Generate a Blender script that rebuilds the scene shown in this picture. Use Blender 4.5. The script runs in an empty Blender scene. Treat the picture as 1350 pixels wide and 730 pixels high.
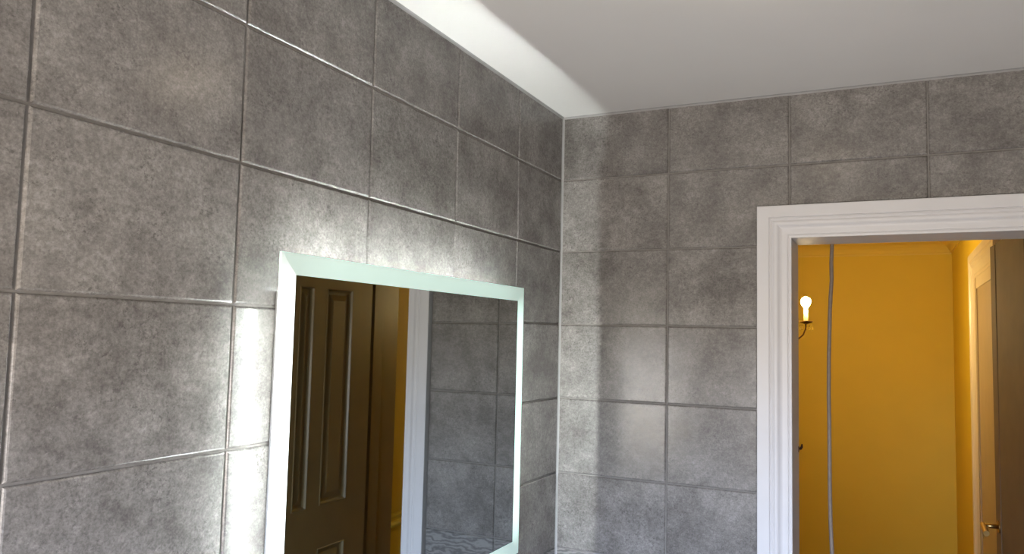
import bpy, bmesh, math, random
from mathutils import Matrix, Vector

random.seed(7)
scene = bpy.context.scene
col = scene.collection

# ---------------------------------------------------------------- units
# Everything is laid out in "tile heights" (u): x from the mirror wall, y from the door wall
# (negative towards the viewer, positive into the hall), z down from the bathroom ceiling.
S = 0.25
ZC = 2.5
def W(x, y, z): return Vector((x*S, y*S, ZC + z*S))

# ---------------------------------------------------------------- camera
cam_d = bpy.data.cameras.new('camera')
cam = bpy.data.objects.new('camera', cam_d); col.objects.link(cam)
right = Vector((0.8994364057, 0.4364314781, 0.0232748144))
down = Vector((-0.0118853430, 0.0776593493, -0.9969091052))
fwd = Vector((-0.4368900213, 0.8963797133, 0.0750367838))
M = Matrix.Identity(4)
for i in range(3):
    M[i][0], M[i][1], M[i][2] = right[i], -down[i], -fwd[i]
M.translation = W(4.1013, -9.94, -3.0615)
cam.matrix_world = M
cam_d.sensor_width = 36.0
cam_d.lens = 36.0 * 1025.7262 / 1350.0
cam_d.clip_start = 0.02
scene.camera = cam

# ---------------------------------------------------------------- view, world, daylight
vs = scene.view_settings
vs.view_transform = 'Standard'; vs.look = 'None'; vs.gamma = 1.0; vs.use_curve_mapping = False
vs.exposure = 0.0
scene.cycles.use_denoising = True
scene.cycles.max_bounces = 10
scene.cycles.diffuse_bounces = 6
scene.cycles.caustics_reflective = True
scene.cycles.sample_clamp_indirect = 6.0

world = bpy.data.worlds.new('daylight'); scene.world = world
world.use_nodes = True
nt = world.node_tree; nt.nodes.clear()
tc = nt.nodes.new('ShaderNodeTexCoord'); sp = nt.nodes.new('ShaderNodeSeparateXYZ')
cr = nt.nodes.new('ShaderNodeValToRGB'); bg = nt.nodes.new('ShaderNodeBackground'); wo = nt.nodes.new('ShaderNodeOutputWorld')
mr = nt.nodes.new('ShaderNodeMapRange'); mr.inputs[1].default_value = -0.05; mr.inputs[2].default_value = 0.05
cr.color_ramp.elements[0].color = (0.475, 0.42, 0.36, 1)      # ground outside
cr.color_ramp.elements[1].color = (0.76, 0.90, 1.18, 1)       # overcast sky
nt.links.new(tc.outputs['Generated'], sp.inputs[0]); nt.links.new(sp.outputs['Z'], mr.inputs[0])
nt.links.new(mr.outputs[0], cr.inputs[0]); nt.links.new(cr.outputs[0], bg.inputs[0]); nt.links.new(bg.outputs[0], wo.inputs[0])
bg.inputs[1].default_value = 56.0

WIN = (1.3, 5.3, -6.6, -3.0)     # x0, x1, z0, z1 of the window behind the viewer
YR = -12.8                       # rear wall
pl = bpy.data.lights.new('window_portal', 'AREA'); pl.shape = 'RECTANGLE'
pl.size = (WIN[1]-WIN[0])*S; pl.size_y = (WIN[3]-WIN[2])*S
pl.cycles.is_portal = True
po = bpy.data.objects.new('window_portal', pl); col.objects.link(po)
po.location = W((WIN[0]+WIN[1])/2, YR-0.5, (WIN[2]+WIN[3])/2)
po.rotation_euler = (math.radians(90), 0, 0)   # faces +y

# ---------------------------------------------------------------- materials
def new_mat(name):
    m = bpy.data.materials.new(name); m.use_nodes = True
    return m, m.node_tree, m.node_tree.nodes['Principled BSDF']

def plain(name, c, rough=0.5, metal=0.0, spec=0.5, mottle=0.0, scale=8.0):
    m, nt, b = new_mat(name)
    b.inputs['Base Color'].default_value = (*c, 1); b.inputs['Roughness'].default_value = rough
    b.inputs['Metallic'].default_value = metal; b.inputs['Specular IOR Level'].default_value = spec
    if mottle:
        tc = nt.nodes.new('ShaderNodeTexCoord'); n = nt.nodes.new('ShaderNodeTexNoise')
        n.inputs['Scale'].default_value = scale; n.inputs['Detail'].default_value = 5
        r = nt.nodes.new('ShaderNodeValToRGB')
        r.color_ramp.elements[0].position = 0.3; r.color_ramp.elements[1].position = 0.7
        r.color_ramp.elements[0].color = (*[v*(1-mottle) for v in c], 1)
        r.color_ramp.elements[1].color = (*[min(1, v*(1+mottle)) for v in c], 1)
        nt.links.new(tc.outputs['Object'], n.inputs['Vector']); nt.links.new(n.outputs['Fac'], r.inputs[0])
        nt.links.new(r.outputs[0], b.inputs['Base Color'])
    return m

def emissive(name, c, strength):
    m, nt, b = new_mat(name)
    b.inputs['Base Color'].default_value = (*[min(1, v) for v in c], 1)
    b.inputs['Emission Color'].default_value = (*c, 1); b.inputs['Emission Strength'].default_value = strength
    return m

def stone_tile(name, dark, mid, light, rough):
    """cement look porcelain; every tile gets its own patch of the pattern"""
    m, nt, b = new_mat(name)
    N, L = nt.nodes.new, nt.links.new
    tc = N('ShaderNodeTexCoord'); oi = N('ShaderNodeObjectInfo')
    mul = N('ShaderNodeVectorMath'); mul.operation = 'MULTIPLY'; mul.inputs[1].default_value = (37.0, 91.0, 53.0)
    add = N('ShaderNodeVectorMath'); add.operation = 'ADD'
    L(oi.outputs['Random'], mul.inputs[0]); L(tc.outputs['Object'], add.inputs[0]); L(mul.outputs[0], add.inputs[1])
    def noise(scale, detail, rough=0.6, dist=0.0):
        n = N('ShaderNodeTexNoise'); n.inputs['Scale'].default_value = scale; n.inputs['Detail'].default_value = detail
        n.inputs['Roughness'].default_value = rough; n.inputs['Distortion'].default_value = dist
        L(add.outputs[0], n.inputs['Vector']); return n.outputs['Fac']
    def ramp(src, p0, p1, c0=(0, 0, 0, 1), c1=(1, 1, 1, 1)):
        r = N('ShaderNodeValToRGB'); r.color_ramp.elements[0].position = p0; r.color_ramp.elements[1].position = p1
        r.color_ramp.elements[0].color = c0; r.color_ramp.elements[1].color = c1
        L(src, r.inputs[0]); return r.outputs[0]
    def mix(mode, fac, a, c):
        x = N('ShaderNodeMix'); x.data_type = 'RGBA'; x.blend_type = mode
        if isinstance(fac, float): x.inputs[0].default_value = fac
        else: L(fac, x.inputs[0])
        for s, v in ((6, a), (7, c)):
            if isinstance(v, tuple): x.inputs[s].default_value = v
            else: L(v, x.inputs[s])
        return x.outputs[2]
    clouds = ramp(noise(8.0, 8, 0.66), 0.36, 0.64)
    c = mix('MIX', clouds, (*dark, 1), (*light, 1))
    c = mix('MIX', 0.15, c, (*mid, 1))
    fine = ramp(noise(85.0, 5, 0.68), 0.36, 0.64, (0.83, 0.825, 0.82, 1), (1.16, 1.16, 1.16, 1))
    grain = ramp(noise(230.0, 3, 0.7), 0.34, 0.66, (0.80, 0.80, 0.795, 1), (1.20, 1.20, 1.20, 1))
    c = mix('MULTIPLY', 1.0, c, fine)
    c = mix('MULTIPLY', 1.0, c, grain)
    # small dark pits and scratches gathered in patches
    pits = ramp(noise(140.0, 3, 0.7, 0.3), 0.54, 0.63)
    patch = ramp(noise(14.0, 5, 0.65), 0.44, 0.62)
    pm = N('ShaderNodeMath'); pm.operation = 'MULTIPLY'; L(pits, pm.inputs[0]); L(patch, pm.inputs[1])
    pm2 = N('ShaderNodeMath'); pm2.operation = 'MULTIPLY'; L(pm.outputs[0], pm2.inputs[0]); pm2.inputs[1].default_value = 0.6
    c = mix('MIX', pm2.outputs[0], c, (*[v*0.55 for v in dark], 1))
    chalk = ramp(noise(160.0, 3, 0.7), 0.64, 0.72)
    cm = N('ShaderNodeMath'); cm.operation = 'MULTIPLY'; L(chalk, cm.inputs[0]); cm.inputs[1].default_value = 0.35
    c = mix('MIX', cm.outputs[0], c, (*[v*1.5 for v in light], 1))
    tone = N('ShaderNodeMapRange'); tone.inputs[3].default_value = 0.93; tone.inputs[4].default_value = 1.07
    L(oi.outputs['Random'], tone.inputs[0])
    hs = N('ShaderNodeHueSaturation'); L(tone.outputs[0], hs.inputs['Value']); L(c, hs.inputs['Color'])
    L(hs.outputs[0], b.inputs['Base Color'])
    rr = N('ShaderNodeMapRange'); rr.inputs[3].default_value = rough-0.01; rr.inputs[4].default_value = rough+0.01
    L(clouds, rr.inputs[0]); L(rr.outputs[0], b.inputs['Roughness'])
    bp = N('ShaderNodeBump'); bp.inputs['Strength'].default_value = 0.12; bp.inputs['Distance'].default_value = 0.0008
    L(noise(45.0, 5, 0.65), bp.inputs['Height']); L(bp.outputs[0], b.inputs['Normal'])
    return m

def wavy_tile(name):
    m, nt, b = new_mat(name); N, L = nt.nodes.new, nt.links.new
    tc = N('ShaderNodeTexCoord'); w = N('ShaderNodeTexWave'); w.bands_direction = 'Y'
    w.inputs['Scale'].default_value = 20; w.inputs['Distortion'].default_value = 16; w.inputs['Detail'].default_value = 5
    w.inputs['Detail Scale'].default_value = 1.3
    r = N('ShaderNodeValToRGB'); r.color_ramp.elements[0].color = (0.12, 0.115, 0.11, 1); r.color_ramp.elements[1].color = (0.26, 0.25, 0.24, 1)
    mp = N('ShaderNodeMapping'); mp.inputs['Scale'].default_value = (0.45, 1, 1)
    L(tc.outputs['Object'], mp.inputs[0]); L(mp.outputs[0], w.inputs['Vector']); L(w.outputs['Fac'], r.inputs[0]); L(r.outputs[0], b.inputs['Base Color'])
    b.inputs['Roughness'].default_value = 0.35
    return m

MT = {}
MT['tile'] = stone_tile('cement_tile', (0.146, 0.136, 0.127), (0.205, 0.192, 0.181), (0.280, 0.266, 0.252), 0.22)
MT['wavy'] = wavy_tile('wavy_border_tile')
MT['grout'] = plain('grey_grout', (0.23, 0.217, 0.203), 0.85, mottle=0.12, scale=60)
MT['ceil'] = plain('ceiling_paint', (0.85, 0.84, 0.815), 0.7, mottle=0.015, scale=3)
MT['white'] = plain('white_gloss_paint', (0.69, 0.68, 0.69), 0.42, mottle=0.02, scale=12)
MT['yellow'] = plain('yellow_wall_paint', (0.67, 0.485, 0.035), 0.6, mottle=0.02, scale=4)
MT['cornice'] = plain('cornice_paint', (0.70, 0.53, 0.10), 0.6)
MT['cream'] = plain('cream_door_paint', (0.62, 0.53, 0.38), 0.35, mottle=0.03, scale=9)
MT['brown'] = plain('brown_door_shade_tone', (0.20, 0.148, 0.065), 0.33, mottle=0.06, scale=9)  # base colour darkened to stand in for shade on the hall joinery
MT['brown_matt'] = plain('matt_brown_door_shade_tone', (0.17, 0.125, 0.078), 0.75, spec=0.2, mottle=0.06, scale=9)  # same shade-darkened door tone in a rougher finish
MT['tan'] = plain('tan_recess_shade_tone', (0.34, 0.26, 0.15), 0.5, mottle=0.04, scale=9)  # darker than the frame: shade of an unmodelled recess put into the colour
MT['hallfloor'] = plain('hall_carpet', (0.30, 0.22, 0.14), 0.9, mottle=0.2, scale=60)
MT['floor'] = plain('bathroom_floor', (0.50, 0.46, 0.42), 0.4, mottle=0.2, scale=14)
MT['brass'] = plain('aged_brass', (0.55, 0.38, 0.15), 0.28, 1.0, mottle=0.1, scale=40)
MT['bronze'] = plain('dark_bronze', (0.10, 0.055, 0.03), 0.4, 0.8, mottle=0.2, scale=40)
MT['cord'] = plain('pale_cord', (0.27, 0.22, 0.18), 0.6, mottle=0.08, scale=80)
MT['alu'] = plain('grey_casing', (0.46, 0.47, 0.49), 0.45, 0.3, mottle=0.03, scale=20)
MT['upvc'] = plain('white_window_frame', (0.8, 0.8, 0.8), 0.35, mottle=0.01)
MT['candle'] = plain('ivory_candle_tube', (0.85, 0.68, 0.34), 0.5, mottle=0.03, scale=30)
mm, ntm, bm_ = new_mat('mirror_silver')
bm_.inputs['Base Color'].default_value = (0.55, 0.58, 0.575, 1); bm_.inputs['Metallic'].default_value = 1.0; bm_.inputs['Roughness'].default_value = 0.015
nz = ntm.nodes.new('ShaderNodeTexNoise'); nz.inputs['Scale'].default_value = 3; mrn = ntm.nodes.new('ShaderNodeMapRange')
mrn.inputs[3].default_value = 0.01; mrn.inputs[4].default_value = 0.025
ntm.links.new(nz.outputs['Fac'], mrn.inputs[0]); ntm.links.new(mrn.outputs[0], bm_.inputs['Roughness'])
MT['mirror'] = mm
MT['led'] = emissive('led_tape', (0.92, 1.0, 0.98), 490.0)
MT['led_far'] = emissive('led_tape_brighter_run', (0.92, 1.0, 0.98), 640.0)
MT['led_near'] = emissive('led_tape_dimmer_run', (0.92, 1.0, 0.98), 225.0)
MT['bulb'] = emissive('lit_candle_bulb', (1.0, 0.78, 0.42), 900.0)
MT['dome'] = emissive('opal_dome', (1.0, 0.82, 0.62), 6.0)
gl, ntg, gb = new_mat('crystal_glass')
gb.inputs['Base Color'].default_value = (1, 0.93, 0.75, 1); gb.inputs['Transmission Weight'].default_value = 0.9; gb.inputs['Roughness'].default_value = 0.05
MT['crystal'] = gl
wp, ntw, wb = new_mat('window_pane')
tr = ntw.nodes.new('ShaderNodeBsdfTransparent'); gg = ntw.nodes.new('ShaderNodeBsdfGlossy'); gg.inputs['Roughness'].default_value = 0.02
mx = ntw.nodes.new('ShaderNodeMixShader'); mx.inputs[0].default_value = 0.05
ntw.links.new(tr.outputs[0], mx.inputs[1]); ntw.links.new(gg.outputs[0], mx.inputs[2])
ntw.links.new(mx.outputs[0], ntw.nodes['Material Output'].inputs[0])
MT['pane'] = wp

def frosted(name, strength, y0=None):
    """frosted glass lit from inside; the light tape stops short of the strip's ends, so the ends glow less"""
    m, nt, b = new_mat(name); N, L = nt.nodes.new, nt.links.new
    b.inputs['Base Color'].default_value = (0.72, 0.84, 0.80, 1); b.inputs['Roughness'].default_value = 0.45
    tc = N('ShaderNodeTexCoord'); s = N('ShaderNodeSeparateXYZ'); L(tc.outputs['Generated'], s.inputs[0])
    axis = 'Y' if y0 == 'h' else 'Z'
    a = N('ShaderNodeMath'); a.operation = 'PINGPONG'; a.inputs[1].default_value = 0.5; L(s.outputs[axis], a.inputs[0])
    r = N('ShaderNodeMapRange'); r.interpolation_type = 'SMOOTHSTEP'
    r.inputs[1].default_value = 0.0; r.inputs[2].default_value = 0.16; r.inputs[3].default_value = 0.22 if y0 != 'h' else 0.62; r.inputs[4].default_value = 1.0
    L(a.outputs[0], r.inputs[0])
    k = N('ShaderNodeMath'); k.operation = 'MULTIPLY'; k.inputs[1].default_value = strength; L(r.outputs[0], k.inputs[0])
    b.inputs['Emission Color'].default_value = (0.66, 1.0, 0.88, 1) if strength < 1.2 else (0.90, 1.0, 0.97, 1)
    L(k.outputs[0], b.inputs['Emission Strength'])
    return m
MT['frost_h'] = frosted('frosted_glass_top', 0.44, 'h')
MT['frost_near'] = frosted('frosted_glass_bright', 1.9)
MT['frost_far'] = frosted('frosted_glass_soft', 1.15)

# ---------------------------------------------------------------- mesh helpers
def mesh_obj(name, bm, mat, parent=None, smooth=False):
    bmesh.ops.recalc_face_normals(bm, faces=bm.faces)
    me = bpy.data.meshes.new(name); bm.to_mesh(me); bm.free()
    me.materials.append(MT[mat])
    if smooth:
        for p in me.polygons: p.use_smooth = True
    o = bpy.data.objects.new(name, me); col.objects.link(o)
    if parent: o.parent = parent
    return o

def tag(o, label=None, cat=None, kind=None, group=None):
    if label: o['label'] = label
    if cat: o['category'] = cat
    if kind: o['kind'] = kind
    if group: o['group'] = group
    return o

def empty(name, loc, label, cat, kind=None, group=None):
    o = bpy.data.objects.new(name, None); col.objects.link(o)
    o.empty_display_size = 0.1
    tag(o, label, cat, kind, group)
    return o

def add_box(bm, x0, x1, y0, y1, z0, z1, bev=0.0):
    """axis-aligned box in tile units"""
    c = [bm.verts.new(W(x, y, z)) for x in (x0, x1) for y in (y0, y1) for z in (z0, z1)]
    fs = [bm.faces.new([c[i] for i in f]) for f in ((0, 1, 3, 2), (4, 6, 7, 5), (0, 4, 5, 1), (2, 3, 7, 6), (0, 2, 6, 4), (1, 5, 7, 3))]
    if bev:
        es = list({e for f in fs for e in f.edges})
        bmesh.ops.bevel(bm, geom=es, offset=bev*S, segments=2, affect='EDGES', profile=0.6)

def box(name, b, mat, parent=None, bev=0.0):
    bm = bmesh.new(); add_box(bm, *b, bev=bev); return mesh_obj(name, bm, mat, parent)

def add_tube(bm, pts, r, seg=10, caps=True):
    P = [Vector(p) for p in pts]; rings = []
    rs = r if isinstance(r, (list, tuple)) else [r]*len(P)
    up = Vector((0, 0, 1)); prev = None
    for i, p in enumerate(P):
        t = (P[min(i+1, len(P)-1)] - P[max(i-1, 0)]).normalized()
        a = t.cross(up if abs(t.z) < 0.9 else Vector((1, 0, 0))).normalized() if prev is None else (prev - t*prev.dot(t)).normalized()
        prev = a; c = t.cross(a)
        rings.append([bm.verts.new(p + (a*math.cos(2*math.pi*k/seg) + c*math.sin(2*math.pi*k/seg))*rs[i]) for k in range(seg)])
    for i in range(len(rings)-1):
        for k in range(seg):
            bm.faces.new((rings[i][k], rings[i][(k+1) % seg], rings[i+1][(k+1) % seg], rings[i+1][k]))
    if caps:
        bm.faces.new(rings[0][::-1]); bm.faces.new(rings[-1])

def add_lathe(bm, prof, centre, seg=20, axis='z'):
    """prof: (radius, height) in metres, revolved round a line through centre"""
    rings = []
    c = Vector(centre)
    def pt(r, h, a):
        u, v = r*math.cos(a), r*math.sin(a)
        return c + (Vector((u, v, h)) if axis == 'z' else Vector((h, u, v)) if axis == 'x' else Vector((u, h, v)))
    for r, h in prof:
        if r < 1e-6: rings.append([bm.verts.new(pt(0, h, 0))])
        else: rings.append([bm.verts.new(pt(r, h, 2*math.pi*k/seg)) for k in range(seg)])
    for a, b in zip(rings, rings[1:]):
        for k in range(seg):
            q = [a[k % len(a)], a[(k+1) % seg % len(a)], b[(k+1) % seg % len(b)], b[k % len(b)]]
            q = [v for i, v in enumerate(q) if v not in q[:i]]
            if len(q) > 2: bm.faces.new(q)

# ---------------------------------------------------------------- tiled walls
GAP, BEV, DEEP = 0.008, 0.015, 0.018     # half joint, edge bevel, recess of the joint
TW = 1.5048
ROWS = [0.0, -0.8914] + [-0.8914-k for k in range(1, 6)] + [-6.42, -7.42, -8.42, -9.42, -10.0]
tile_cache = {}

def offset_poly(poly, d):
    n = len(poly); out = []
    for i in range(n):
        p0, p1, p2 = (Vector(poly[i-1]), Vector(poly[i]), Vector(poly[(i+1) % n]))
        a = (p1-p0).normalized(); b = (p2-p1).normalized()
        na, nb = Vector((-a.y, a.x)), Vector((-b.y, b.x))
        out.append(p1 + (na+nb)*d)          # right-angled corners only
    return out

def tile_mesh(poly, mat):
    key = (tuple((round(x, 3), round(y, 3)) for x, y in poly), mat)
    if key in tile_cache: return tile_cache[key]
    bm = bmesh.new()
    a = offset_poly(poly, GAP); c = offset_poly(poly, GAP+BEV*0.45); f = offset_poly(poly, GAP+BEV)
    loops = []
    for pts, z in ((a, -DEEP), (a, -DEEP*0.8), (c, -DEEP*0.28), (f, 0.0)):
        loops.append([bm.verts.new((p.x*S, p.y*S, z*S)) for p in pts])
    n = len(poly)
    for l0, l1 in zip(loops, loops[1:]):
        for k in range(n):
            bm.faces.new((l0[k], l0[(k+1) % n], l1[(k+1) % n], l1[k]))
    bm.faces.new(loops[-1])
    bmesh.ops.recalc_face_normals(bm, faces=bm.faces)
    if sum(fc.normal.z*fc.calc_area() for fc in bm.faces) < 0:
        bmesh.ops.reverse_faces(bm, faces=bm.faces)
    me = bpy.data.meshes.new('tile'); bm.to_mesh(me); bm.free(); me.materials.append(MT[mat])
    tile_cache[key] = me
    return me

ROT_L = Matrix(((0, 0, 1), (1, 0, 0), (0, 1, 0)))       # left wall: local x -> +y, y -> +z, z -> +x
ROT_B = Matrix(((1, 0, 0), (0, 0, -1), (0, 1, 0)))      # door wall: local x -> +x, y -> +z, z -> -y

def put_tile(parent, rot, poly, to_world, mat, tilt):
    xs = [p[0] for p in poly]; ys = [p[1] for p in poly]
    cx, cy = (min(xs)+max(xs))/2, (min(ys)+max(ys))/2
    me = tile_mesh([(x-cx, y-cy) for x, y in poly], mat)
    o = bpy.data.objects.new('wavy_border_tile' if mat == 'wavy' else 'tile', me); col.objects.link(o)
    t = Matrix.Rotation(math.radians(tilt[0]), 3, 'X') @ Matrix.Rotation(math.radians(tilt[1]), 3, 'Y')
    o.matrix_world = Matrix.Translation(to_world(cx, cy)) @ (rot @ t).to_4x4()
    o.parent = parent
    return o

wl = box('wall_left', (-0.5, -DEEP, YR-0.4, 0.4, -10.4, 0.5), 'grout')
tag(wl, 'long grey stone-look tiled wall carrying the lit mirror', 'wall', 'structure')
cols_l = [0.0, -1.4074] + [-1.4074-TW*k for k in range(1, 8)] + [YR]
rt = random.Random(3)
for r in range(len(ROWS)-1):
    z1, z0 = ROWS[r], ROWS[r+1]
    for k in range(len(cols_l)-1):
        y1, y0 = cols_l[k], cols_l[k+1]
        put_tile(wl, ROT_L, [(y0, z0), (y1, z0), (y1, z1), (y0, z1)], lambda u, v: W(0, u, v),
                 'wavy' if r == 6 else 'tile', ({1: -0.8, 2: 0.15}.get(r, 0.0) + rt.uniform(-.16, .16), rt.uniform(-.12, .12)))

# door wall: opening, then tiles cut round the architrave
T = 0.75                        # wall thickness
XL, XR, ZH = 3.03, 6.10, -1.80  # lining faces and head
AW = 0.395                      # architrave width
AX0, AX1, AZ = XL-AW, XR+AW, ZH+AW
bm = bmesh.new()
add_box(bm, -0.5, XL-0.1, DEEP, T, -10.4, 1.6)
add_box(bm, XR+0.1, 9.0, DEEP, T, -10.4, 1.6)
add_box(bm, XL-0.1, XR+0.1, DEEP, T, ZH+0.1, 1.6)
wb_ = mesh_obj('wall_back', bm, 'grout')
tag(wb_, 'grey stone-look tiled wall with the white framed doorway', 'wall', 'structure')
cols_b = [0.0, 1.5038] + [1.5038+TW*k for k in range(1, 4)] + [6.95]
def wbk(u, v): return W(u, 0, v)
for r in range(len(ROWS)-1):
    z1, z0 = ROWS[r], ROWS[r+1]
    mat = 'wavy' if r == 6 else 'tile'
    for k in range(len(cols_b)-1):
        x0, x1 = cols_b[k], cols_b[k+1]
        tl = (rt.uniform(-.16, .16), rt.uniform(-.12, .12))
        if z0 >= AZ or x1 <= AX0 or x0 >= AX1:
            poly = [(x0, z0), (x1, z0), (x1, z1), (x0, z1)]
        elif z1 > AZ:           # row crossed by the top of the architrave
            if x0 < AX0: poly = [(x0, z0), (AX0, z0), (AX0, AZ), (x1, AZ), (x1, z1), (x0, z1)]
            elif x1 > AX1: poly = [(x0, AZ), (AX1, AZ), (AX1, z0), (x1, z0), (x1, z1), (x0, z1)]
            else: poly = [(x0, AZ), (x1, AZ), (x1, z1), (x0, z1)]
        else:
            if x0 < AX0: poly = [(x0, z0), (AX0, z0), (AX0, z1), (x0, z1)]
            elif x1 > AX1: poly = [(AX1, z0), (x1, z0), (x1, z1), (AX1, z1)]
            else: continue
        put_tile(wb_, ROT_B, poly, wbk, mat, tl)

# the rest of the bathroom shell
tag(box('ceiling', (0, 6.95, YR, 0, 0, 0.4), 'ceil'), 'flat white painted bathroom ceiling', 'ceiling', 'structure')
tag(box('floor', (0, 6.95, YR, T, -10.4, -10.0), 'floor'), 'grey bathroom floor', 'floor', 'structure')
tag(box('wall_right', (6.95, 7.5, YR-0.4, 0, -10.4, 0.4), 'tile'), 'grey tiled wall on the right of the bathroom', 'wall', 'structure')
bm = bmesh.new()
add_box(bm, 0, WIN[0], YR-0.5, YR, -10.4, 0.4); add_box(bm, WIN[1], 6.95, YR-0.5, YR, -10.4, 0.4)
add_box(bm, WIN[0], WIN[1], YR-0.5, YR, -10.4, WIN[2]); add_box(bm, WIN[0], WIN[1], YR-0.5, YR, WIN[3], 0.4)
tag(mesh_obj('wall_rear', bm, 'tile'), 'grey tiled bathroom wall behind the viewer with the window', 'wall', 'structure')
w1 = empty('window_1', None, 'white framed window in the wall behind the viewer', 'window', 'structure')
for b in ((WIN[0], WIN[1], WIN[2], WIN[2]+.2), (WIN[0], WIN[1], WIN[3]-.2, WIN[3])):
    box('window_frame', (b[0], b[1], YR-.45, YR-.2, b[2], b[3]), 'upvc', w1, 0.02)
for x in (WIN[0], (WIN[0]+WIN[1])/2-.1, WIN[1]-.2):
    box('window_frame', (x, x+.2, YR-.45, YR-.2, WIN[2]+.2, WIN[3]-.2), 'upvc', w1, 0.02)
for x0, x1 in ((WIN[0]+.2, (WIN[0]+WIN[1])/2-.1), ((WIN[0]+WIN[1])/2+.1, WIN[1]-.2)):
    box('pane', (x0, x1, YR-.34, YR-.32, WIN[2]+.2, WIN[3]-.2), 'pane', w1)

# thin sealant beads in the corner and under the ceiling
MT['sealant'] = plain('grey_sealant', (0.34, 0.335, 0.33), 0.5, mottle=0.05, scale=30)
def bead(name, a, b, ua, ub, label):
    """quarter-round bead from a to b; ua, ub point from the corner along the two surfaces"""
    bm = bmesh.new(); R_ = 0.026
    prof = [(0, 0), (R_, 0), (R_*.62, R_*.18), (R_*.35, R_*.35), (R_*.18, R_*.62), (0, R_)]
    rings = [[bm.verts.new(W(*[p[i]+ua[i]*u+ub[i]*v for i in range(3)])) for u, v in prof] for p in (a, b)]
    n = len(prof)
    for i in range(n): bm.faces.new((rings[0][i], rings[0][(i+1) % n], rings[1][(i+1) % n], rings[1][i]))
    bm.faces.new(rings[0]); bm.faces.new(rings[1])
    return tag(mesh_obj(name, bm, 'sealant'), label, 'sealant', 'structure')
bead('trim_5', (0, YR, 0), (0, 0, 0), (1, 0, 0), (0, 0, -1), 'grey sealant line between the mirror wall and the ceiling')
bead('trim_6', (0, 0, -10), (0, 0, 0), (1, 0, 0), (0, -1, 0), 'grey sealant line down the corner of the two tiled walls')
bead('trim_7', (0, 0, 0), (6.95, 0, 0), (0, -1, 0), (0, 0, -1), 'grey sealant line between the door wall and the ceiling')

# ---------------------------------------------------------------- door casing
def casing(parent, prof, mk, xl, xr, zh, zb, mat, names=('side_casing', 'head_casing', 'side_casing')):
    """prof: closed outline of (u outwards from the opening, v proud of the wall); mk maps (along, v, z) to a point"""
    segs = ((lambda u, v: (xl-u, v, zb), lambda u, v: (xl-u, v, zh+u)),
            (lambda u, v: (xl-u, v, zh+u), lambda u, v: (xr+u, v, zh+u)),
            (lambda u, v: (xr+u, v, zh+u), lambda u, v: (xr+u, v, zb)))
    for (fa, fb), nm in zip(segs, names):
        bm = bmesh.new()
        A = [bm.verts.new(mk(*fa(u, v))) for u, v in prof]; B = [bm.verts.new(mk(*fb(u, v))) for u, v in prof]
        n = len(prof)
        for i in range(n): bm.faces.new((A[i], A[(i+1) % n], B[(i+1) % n], B[i]))
        bm.faces.new(A); bm.faces.new(B)
        mesh_obj(nm, bm, mat, parent)

t1 = empty('trim_1', None, 'white moulded architrave and lining round the bathroom doorway', 'door frame', 'structure')
PROF = [(0, -.02), (0, .040), (.006, .047), (.022, .050), (.032, .046), (.036, .038), (.041, .038), (.043, .066), (.052, .070),
        (.105, .072), (.120, .078), (.135, .090), (.146, .106), (.156, .118), (.170, .126), (.188, .128), (.200, .122),
        (.206, .110), (.214, .108), (.218, .112), (.228, .120), (.238, .120), (.243, .112), (.245, .108), (.250, .108), (.252, .140),
        (.258, .146), (.385, .146), (.395, .138), (.395, -.02)]
PROF = [(u, v if v < 0 else v*0.62) for u, v in PROF]
casing(t1, PROF, lambda a, v, z: W(a, -v, z), XL, XR, ZH, -10.0, 'white')
for x0, x1 in ((XL-.1, XL), (XR, XR+.1)):
    box('jamb_lining', (x0, x1, 0.0, T, -10.0, ZH), 'white', t1, 0.012)
box('head_lining', (XL-.1, XR+.1, 0.0, T, ZH, ZH+.1), 'white', t1, 0.012)
# latch keep lip on the hall edge of the lining
bm = bmesh.new()
add_box(bm, XL-.004, XL+.006, T-.10, T+.002, -4.45, -4.38, bev=0.002)
add_tube(bm, [W(XL+.0, T-.05, -4.41), W(XL+.022, T-.03, -4.41), W(XL+.034, T-.01, -4.39), W(XL+.036, T, -4.355)], [.0035, .0045, .004, .002], 8)
tag(mesh_obj('latch_keep', bm, 'bronze', t1), 'dark bronze latch keep on the door lining')

# ---------------------------------------------------------------- illuminated mirror
mir = empty('illuminated_mirror', None, 'wide backlit bathroom mirror with a glowing frosted border', 'mirror')
MX0, MX1 = 0.265, 0.285
MY0, MY1, MZ0, MZ1 = -5.785, -1.787, -5.505, -2.511
FB = 0.155
IN = 0.26
box('mirror_glass', (MX0, MX1, MY0+FB, MY1-FB, MZ0+FB, MZ1-FB), 'mirror', mir)
def strip(name, quad, mat):
    bm = bmesh.new()
    a = [bm.verts.new(W(MX0, y, z)) for y, z in quad]; b = [bm.verts.new(W(MX1, y, z)) for y, z in quad]
    bm.faces.new(a); bm.faces.new(b)
    for i in range(4): bm.faces.new((a[i], a[(i+1) % 4], b[(i+1) % 4], b[i]))
    return mesh_obj(name, bm, mat, mir)
o4 = [(MY0, MZ0), (MY1, MZ0), (MY1, MZ1), (MY0, MZ1)]
i4 = [(MY0+FB, MZ0+FB), (MY1-FB, MZ0+FB), (MY1-FB, MZ1-FB), (MY0+FB, MZ1-FB)]
for k, mt in ((0, 'frost_h'), (1, 'frost_far'), (2, 'frost_h'), (3, 'frost_near')):
    strip('frosted_strip', [o4[k], o4[(k+1) % 4], i4[(k+1) % 4], i4[k]], mt)
bx0, bx1, bz0, bz1 = MY0+IN, MY1-IN, MZ0+IN, MZ1-IN
box('back_box', (0.004, MX0, bx0, bx1, bz0, bz1), 'alu', mir, 0.008)
LX, LH = 0.2215, 0.007
e = 0.0025
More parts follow.
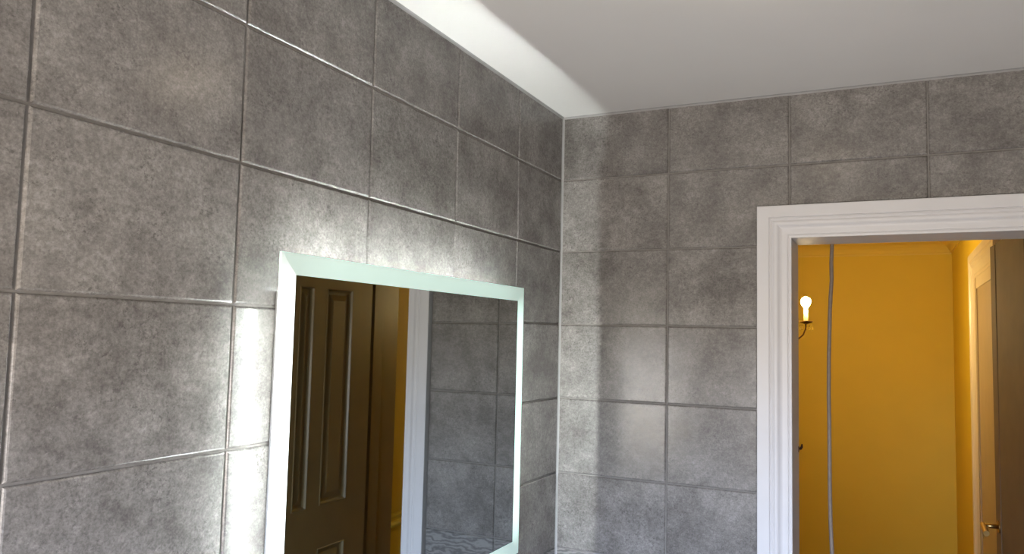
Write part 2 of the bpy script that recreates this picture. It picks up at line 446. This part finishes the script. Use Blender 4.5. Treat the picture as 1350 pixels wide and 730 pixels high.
for b, mt in (((LX-LH, LX+LH, bx0+.1, bx1-.1, bz1, bz1+e), 'led'), ((LX-LH, LX+LH, bx0+.1, bx1-.1, bz0-e, bz0), 'led'),
              ((LX-LH, LX+LH, bx0-e, bx0, bz0+.1, bz1-.1), 'led_near'), ((LX-LH, LX+LH, bx1, bx1+e, bz0+.1, bz1-.1), 'led_far')):
    box('led_strip', b, mt, mir)

# ---------------------------------------------------------------- small opal ceiling lamp above the frame
lamp = empty('ceiling_lamp', None, 'small round opal lamp on the bathroom ceiling', 'lamp')
lc = W(3.25, -3.62, 0)
bm = bmesh.new(); add_lathe(bm, [(0, 0), (.085, 0), (.088, -.006), (.085, -.014), (.0, -.014)], lc, 32); mesh_obj('base_ring', bm, 'white', lamp, True)
bm = bmesh.new(); add_lathe(bm, [(.076, -.014), (.074, -.024), (.062, -.040), (.040, -.050), (.018, -.054), (0, -.055)], lc, 32); mesh_obj('opal_dome', bm, 'dome', lamp, True)

# ---------------------------------------------------------------- the hall beyond
HX0, HX1, HY1, HZ = 0.60, 6.20, 23.3, 0.95
tag(box('wall_hall_far', (HX0-.5, HX1+.5, HY1, HY1+.4, -20.4, HZ+.3), 'yellow'), 'plain yellow wall at the far end of the hall', 'wall', 'structure')
tag(box('wall_hall_left', (HX0-.4, HX0, T, HY1, -20.4, HZ+.3), 'yellow'), 'yellow hall wall carrying the candle sconce', 'wall', 'structure')
tag(box('wall_hall_right', (HX1, HX1+.4, T, HY1, -20.4, HZ+.3), 'yellow'), 'bright yellow hall wall with a framed door', 'wall', 'structure')
tag(box('ceiling_hall', (HX0-.4, HX1+.4, T, HY1, HZ, HZ+.3), 'cornice'), 'cream hall ceiling above the cornice', 'ceiling', 'structure')
bm = bmesh.new(); add_box(bm, HX0-.4, HX1+.4, T, 11.0, -10.6, -10.0); add_box(bm, HX0-.4, HX1+.4, 11.0, HY1+.4, -20.6, -20.0); add_box(bm, HX0-.4, HX1+.4, 10.6, 11.0, -20.0, -10.6)
tag(mesh_obj('floor_hall', bm, 'hallfloor'), 'brown hall landing beyond the doorway dropping to a stairwell', 'floor', 'structure')

# cornice: cove swept along the far and right walls
CP = [(0, 0), (.03, 0), (.03, .06), (.06, .08), (.10, .16), (.17, .26), (.28, .36), (.40, .42), (.46, .44), (.46, .50), (.56, .50), (.56, .593), (0, .593)]
t2 = empty('trim_2', None, 'yellow painted cove cornice round the top of the hall', 'cornice', 'structure')
for nm, f0, f1 in (('cornice_length', lambda d, h: W(HX0, HY1-d, HZ-.593+h), lambda d, h: W(HX1-d, HY1-d, HZ-.593+h)),
                   ('cornice_length', lambda d, h: W(HX1-d, HY1-d, HZ-.593+h), lambda d, h: W(HX1-d, T, HZ-.593+h))):
    bm = bmesh.new(); A = [bm.verts.new(f0(*p)) for p in CP]; B = [bm.verts.new(f1(*p)) for p in CP]; n = len(CP)
    for i in range(n): bm.faces.new((A[i], A[(i+1) % n], B[(i+1) % n], B[i]))
    bm.faces.new(A); bm.faces.new(B); mesh_obj(nm, bm, 'cornice', t2)

# dado rail on the right hall wall and a broad casing board, both seen in the mirror
DP = [(0, 0), (.05, 0), (.05, .04), (.10, .07), (.12, .12), (.10, .16), (.05, .18), (.05, .24), (.08, .27), (.08, .31), (0, .33)]
bm = bmesh.new()
A = [bm.verts.new(W(HX1-d, 4.22, -7.28+h)) for d, h in DP]; B = [bm.verts.new(W(HX1-d, 5.30, -7.28+h)) for d, h in DP]; n = len(DP)
for i in range(n): bm.faces.new((A[i], A[(i+1) % n], B[(i+1) % n], B[i]))
bm.faces.new(A); bm.faces.new(B)
tag(mesh_obj('trim_3', bm, 'yellow'), 'short dado rail reflected in the mirror beside the door casing', 'dado rail', 'structure')
bm = bmesh.new(); add_box(bm, HX1-.10, HX1, 3.30, 4.22, -10, 0.30, 0.01); add_box(bm, HX1-.14, HX1-.10, 3.30, 3.62, -10, 0.30, 0.01)
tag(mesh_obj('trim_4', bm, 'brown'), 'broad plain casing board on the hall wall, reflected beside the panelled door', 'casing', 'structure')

# ---------------------------------------------------------------- panelled bathroom door, open at a right angle into the hall
DX = 6.0         # face plane
d1 = empty('door_1', None, 'brown four-panel bathroom door standing open, seen only in the mirror', 'door', 'structure')
dy0, dy1, dz0, dz1 = 0.80, 3.12, -9.97, -1.83
th = 0.13
ym0, ym1 = 1.34, 1.70   # muntin
ps0, ps1 = 0.95, 2.48   # outer panel limits
zt, zm1, zm0, zb_ = -2.26, -6.28, -7.05, -9.2
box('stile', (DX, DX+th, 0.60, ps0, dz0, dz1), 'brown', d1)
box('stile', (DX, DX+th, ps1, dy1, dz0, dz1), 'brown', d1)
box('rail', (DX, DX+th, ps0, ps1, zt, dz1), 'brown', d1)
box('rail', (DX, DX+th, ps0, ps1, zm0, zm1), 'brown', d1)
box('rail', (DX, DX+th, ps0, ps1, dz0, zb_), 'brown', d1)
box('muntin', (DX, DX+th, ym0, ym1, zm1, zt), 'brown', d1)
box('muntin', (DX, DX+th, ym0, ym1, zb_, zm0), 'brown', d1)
def fielded(parent, y0, y1, z0, z1):
    bm = bmesh.new(); loops = []
    for ins, dep in ((0, 0), (.015, -.012), (.03, .028), (.06, .050), (.11, .052), (.20, .020), (.215, .012)):
        q = [(y0+ins, z0+ins), (y1-ins, z0+ins), (y1-ins, z1-ins), (y0+ins, z1-ins)]
        loops.append([bm.verts.new(W(DX+dep, a, b)) for a, b in q])
    for l0, l1 in zip(loops, loops[1:]):
        for k in range(4): bm.faces.new((l0[k], l0[(k+1) % 4], l1[(k+1) % 4], l1[k]))
    bm.faces.new(loops[-1])
    back = [bm.verts.new(W(DX+th-.02, a, b)) for a, b in ((y0, z0), (y1, z0), (y1, z1), (y0, z1))]
    for k in range(4): bm.faces.new((loops[0][k], loops[0][(k+1) % 4], back[(k+1) % 4], back[k]))
    bm.faces.new(back)
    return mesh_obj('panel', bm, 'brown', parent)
for a, b in ((ps0, ym0), (ym1, ps1)):
    fielded(d1, a, b, zm1, zt); fielded(d1, a, b, zb_, zm0)

# ---------------------------------------------------------------- plain door leaf standing ajar in the hall, with lever handle
d2 = empty('door_2', None, 'plain brownish door leaf ajar at the right edge, brass lever handle', 'door', 'structure')
hx, hy, tx, ty = 6.12, 5.42, 5.905, 8.0
dirv = Vector((tx-hx, ty-hy)).normalized(); nrm = Vector((-dirv.y, dirv.x))
if nrm.x > 0: nrm = -nrm                     # normal towards the hall
Lw = math.hypot(tx-hx, ty-hy)
def D2(a, o, z): return W(hx+dirv.x*a+nrm.x*o, hy+dirv.y*a+nrm.y*o, z)
def dbox(name, a0, a1, o0, o1, z0, z1, mat, parent):
    bm = bmesh.new(); c = [bm.verts.new(D2(a, o, z)) for a in (a0, a1) for o in (o0, o1) for z in (z0, z1)]
    for f in ((0, 1, 3, 2), (4, 6, 7, 5), (0, 4, 5, 1), (2, 3, 7, 6), (0, 2, 6, 4), (1, 5, 7, 3)): bm.faces.new([c[i] for i in f])
    bmesh.ops.bevel(bm, geom=list(bm.edges), offset=.006*S, segments=2, affect='EDGES')
    return mesh_obj(name, bm, mat, parent)
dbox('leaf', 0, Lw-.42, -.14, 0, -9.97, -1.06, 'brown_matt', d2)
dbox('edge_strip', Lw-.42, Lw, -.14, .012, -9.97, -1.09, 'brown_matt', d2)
ha = Lw-.26; hz = -6.47
hd = bpy.data.objects.new('lever_handle', None); col.objects.link(hd); hd.parent = d2; hd['label'] = 'aged brass lever handle'
bm = bmesh.new(); add_tube(bm, [D2(ha, .012, hz), D2(ha, .035, hz)], .028, 20); mesh_obj('rose', bm, 'brass', hd, False)
bm = bmesh.new(); add_tube(bm, [D2(ha, .035, hz), D2(ha, .14, hz), D2(ha, .275, hz)], [.012, .010, .010], 14); mesh_obj('neck', bm, 'brass', hd, True)
bm = bmesh.new(); add_tube(bm, [D2(ha+.06, .275, hz+.008), D2(ha-.10, .28, hz-.012), D2(ha-.46, .305, hz-.055)], [.012, .0125, .013], 14); mesh_obj('lever', bm, 'brass', hd, False)

# ---------------------------------------------------------------- framed door further along the right hall wall
d3 = empty('door_3', None, 'closed cream door in a moulded frame along the right hall wall', 'door', 'structure')
y_far, y_near, zh3 = 14.2, 9.7, -1.12
P3 = [(0, -.02), (0, .06), (.05, .07), (.08, .05), (.12, .06), (.20, .09), (.25, .13), (.30, .12), (.32, .15), (.42, .16), (.45, .15), (.45, -.02)]
casing(d3, [(u*1.45, v) for u, v in P3], lambda a, v, z: W(HX1-v, a, z), y_near, y_far, zh3-.12, -10.0, 'cream')
for y0, y1 in ((y_far-.35, y_far), (y_near, y_near+.35)):
    box('stop', (HX1-.055, HX1, y0, y1, -10, zh3-.12), 'tan', d3, 0.005)
box('leaf', (HX1-.03, HX1, y_near+.35, y_far-.35, -10, zh3-.42), 'tan', d3)
box('head_stop', (HX1-.055, HX1, y_near+.35, y_far-.35, zh3-.42, zh3-.12), 'cream', d3, 0.005)

# ---------------------------------------------------------------- candle sconce
sc = empty('wall_sconce', None, 'lit candle wall sconce with crystal drops in the hall', 'wall lamp')
bx, by = 1.905, 14.0
c0 = W(bx, by, 0)
KS = 1.09            # the fitting is a little larger than life size units below
def Z(z): return ZC + (-3.0615+(z+3.0615)*KS)*S
def at(z, dx=0.0, dy=0.0): return Vector((c0.x+dx*KS, c0.y+dy*KS, Z(z)))
bm = bmesh.new(); add_tube(bm, [at(-2.50), at(-2.48), at(-2.18), at(-2.165)], [.016, .0155, .0148, .012], 18); mesh_obj('candle_tube', bm, 'candle', sc, True)
bm = bmesh.new(); add_lathe(bm, [(0, 0), (.012, .002), (.016, .012), (.027, .026), (.033, .042), (.034, .052), (.031, .064), (.022, .076), (.011, .083), (0, .085)], at(-2.165), 18); mesh_obj('bulb', bm, 'bulb', sc, True)
bm = bmesh.new(); add_lathe(bm, [(0, -.012), (.012, -.012), (.020, -.008), (.040, -.002), (.047, .004), (.048, .008), (.044, .006), (.020, .001), (0, .001)], at(-2.53), 24); mesh_obj('drip_tray', bm, 'bronze', sc, True)
apts = [at(-2.57), at(-2.70, -.002), at(-2.86, -.018), at(-2.97, -.048), at(-2.98, -.085), at(-2.88, -.125), at(-2.74, -.165), Vector((HX0*S+.012, c0.y, Z(-2.66)))]
bm = bmesh.new(); add_tube(bm, apts, [.006, .006, .006, .0065, .0065, .0065, .007, .008], 10); mesh_obj('arm', bm, 'bronze', sc, True)
bm = bmesh.new(); add_lathe(bm, [(0, .016), (.022, .014), (.040, .008), (.046, 0), (0, 0)], Vector((HX0*S, c0.y, Z(-2.66))), 24, 'x'); mesh_obj('backplate', bm, 'bronze', sc, True)
for k in range(5):
    a = 2*math.pi*k/5 + 0.35
    p = at(-2.56, .040*math.cos(a), .040*math.sin(a))
    bm = bmesh.new(); add_lathe(bm, [(0, 0), (.0015, -.002), (.0015, -.014), (.005, -.020), (.009, -.036), (.0075, -.044), (0, -.050)], p, 8); mesh_obj('crystal_drop', bm, 'crystal', sc)

# ---------------------------------------------------------------- pale cord hanging inside the hall doorway
cp = [(3.405, HZ-.0), (3.405, -.8), (3.400, -1.725), (3.389, -1.963), (3.390, -2.221), (3.376, -2.427), (3.366, -2.632), (3.358, -2.939), (3.349, -3.245),
      (3.344, -3.752), (3.348, -4.155), (3.348, -4.555), (3.349, -5.052), (3.355, -5.447), (3.371, -5.837), (3.385, -6.4), (3.38, -7.0), (3.37, -7.5)]
bm = bmesh.new(); add_tube(bm, [W(x, 1.4, z) for x, z in cp], .0066, 10)
tag(mesh_obj('hanging_cord', bm, 'cord', None, True), 'pale slightly kinked cord hanging inside the doorway before the yellow wall', 'cord')
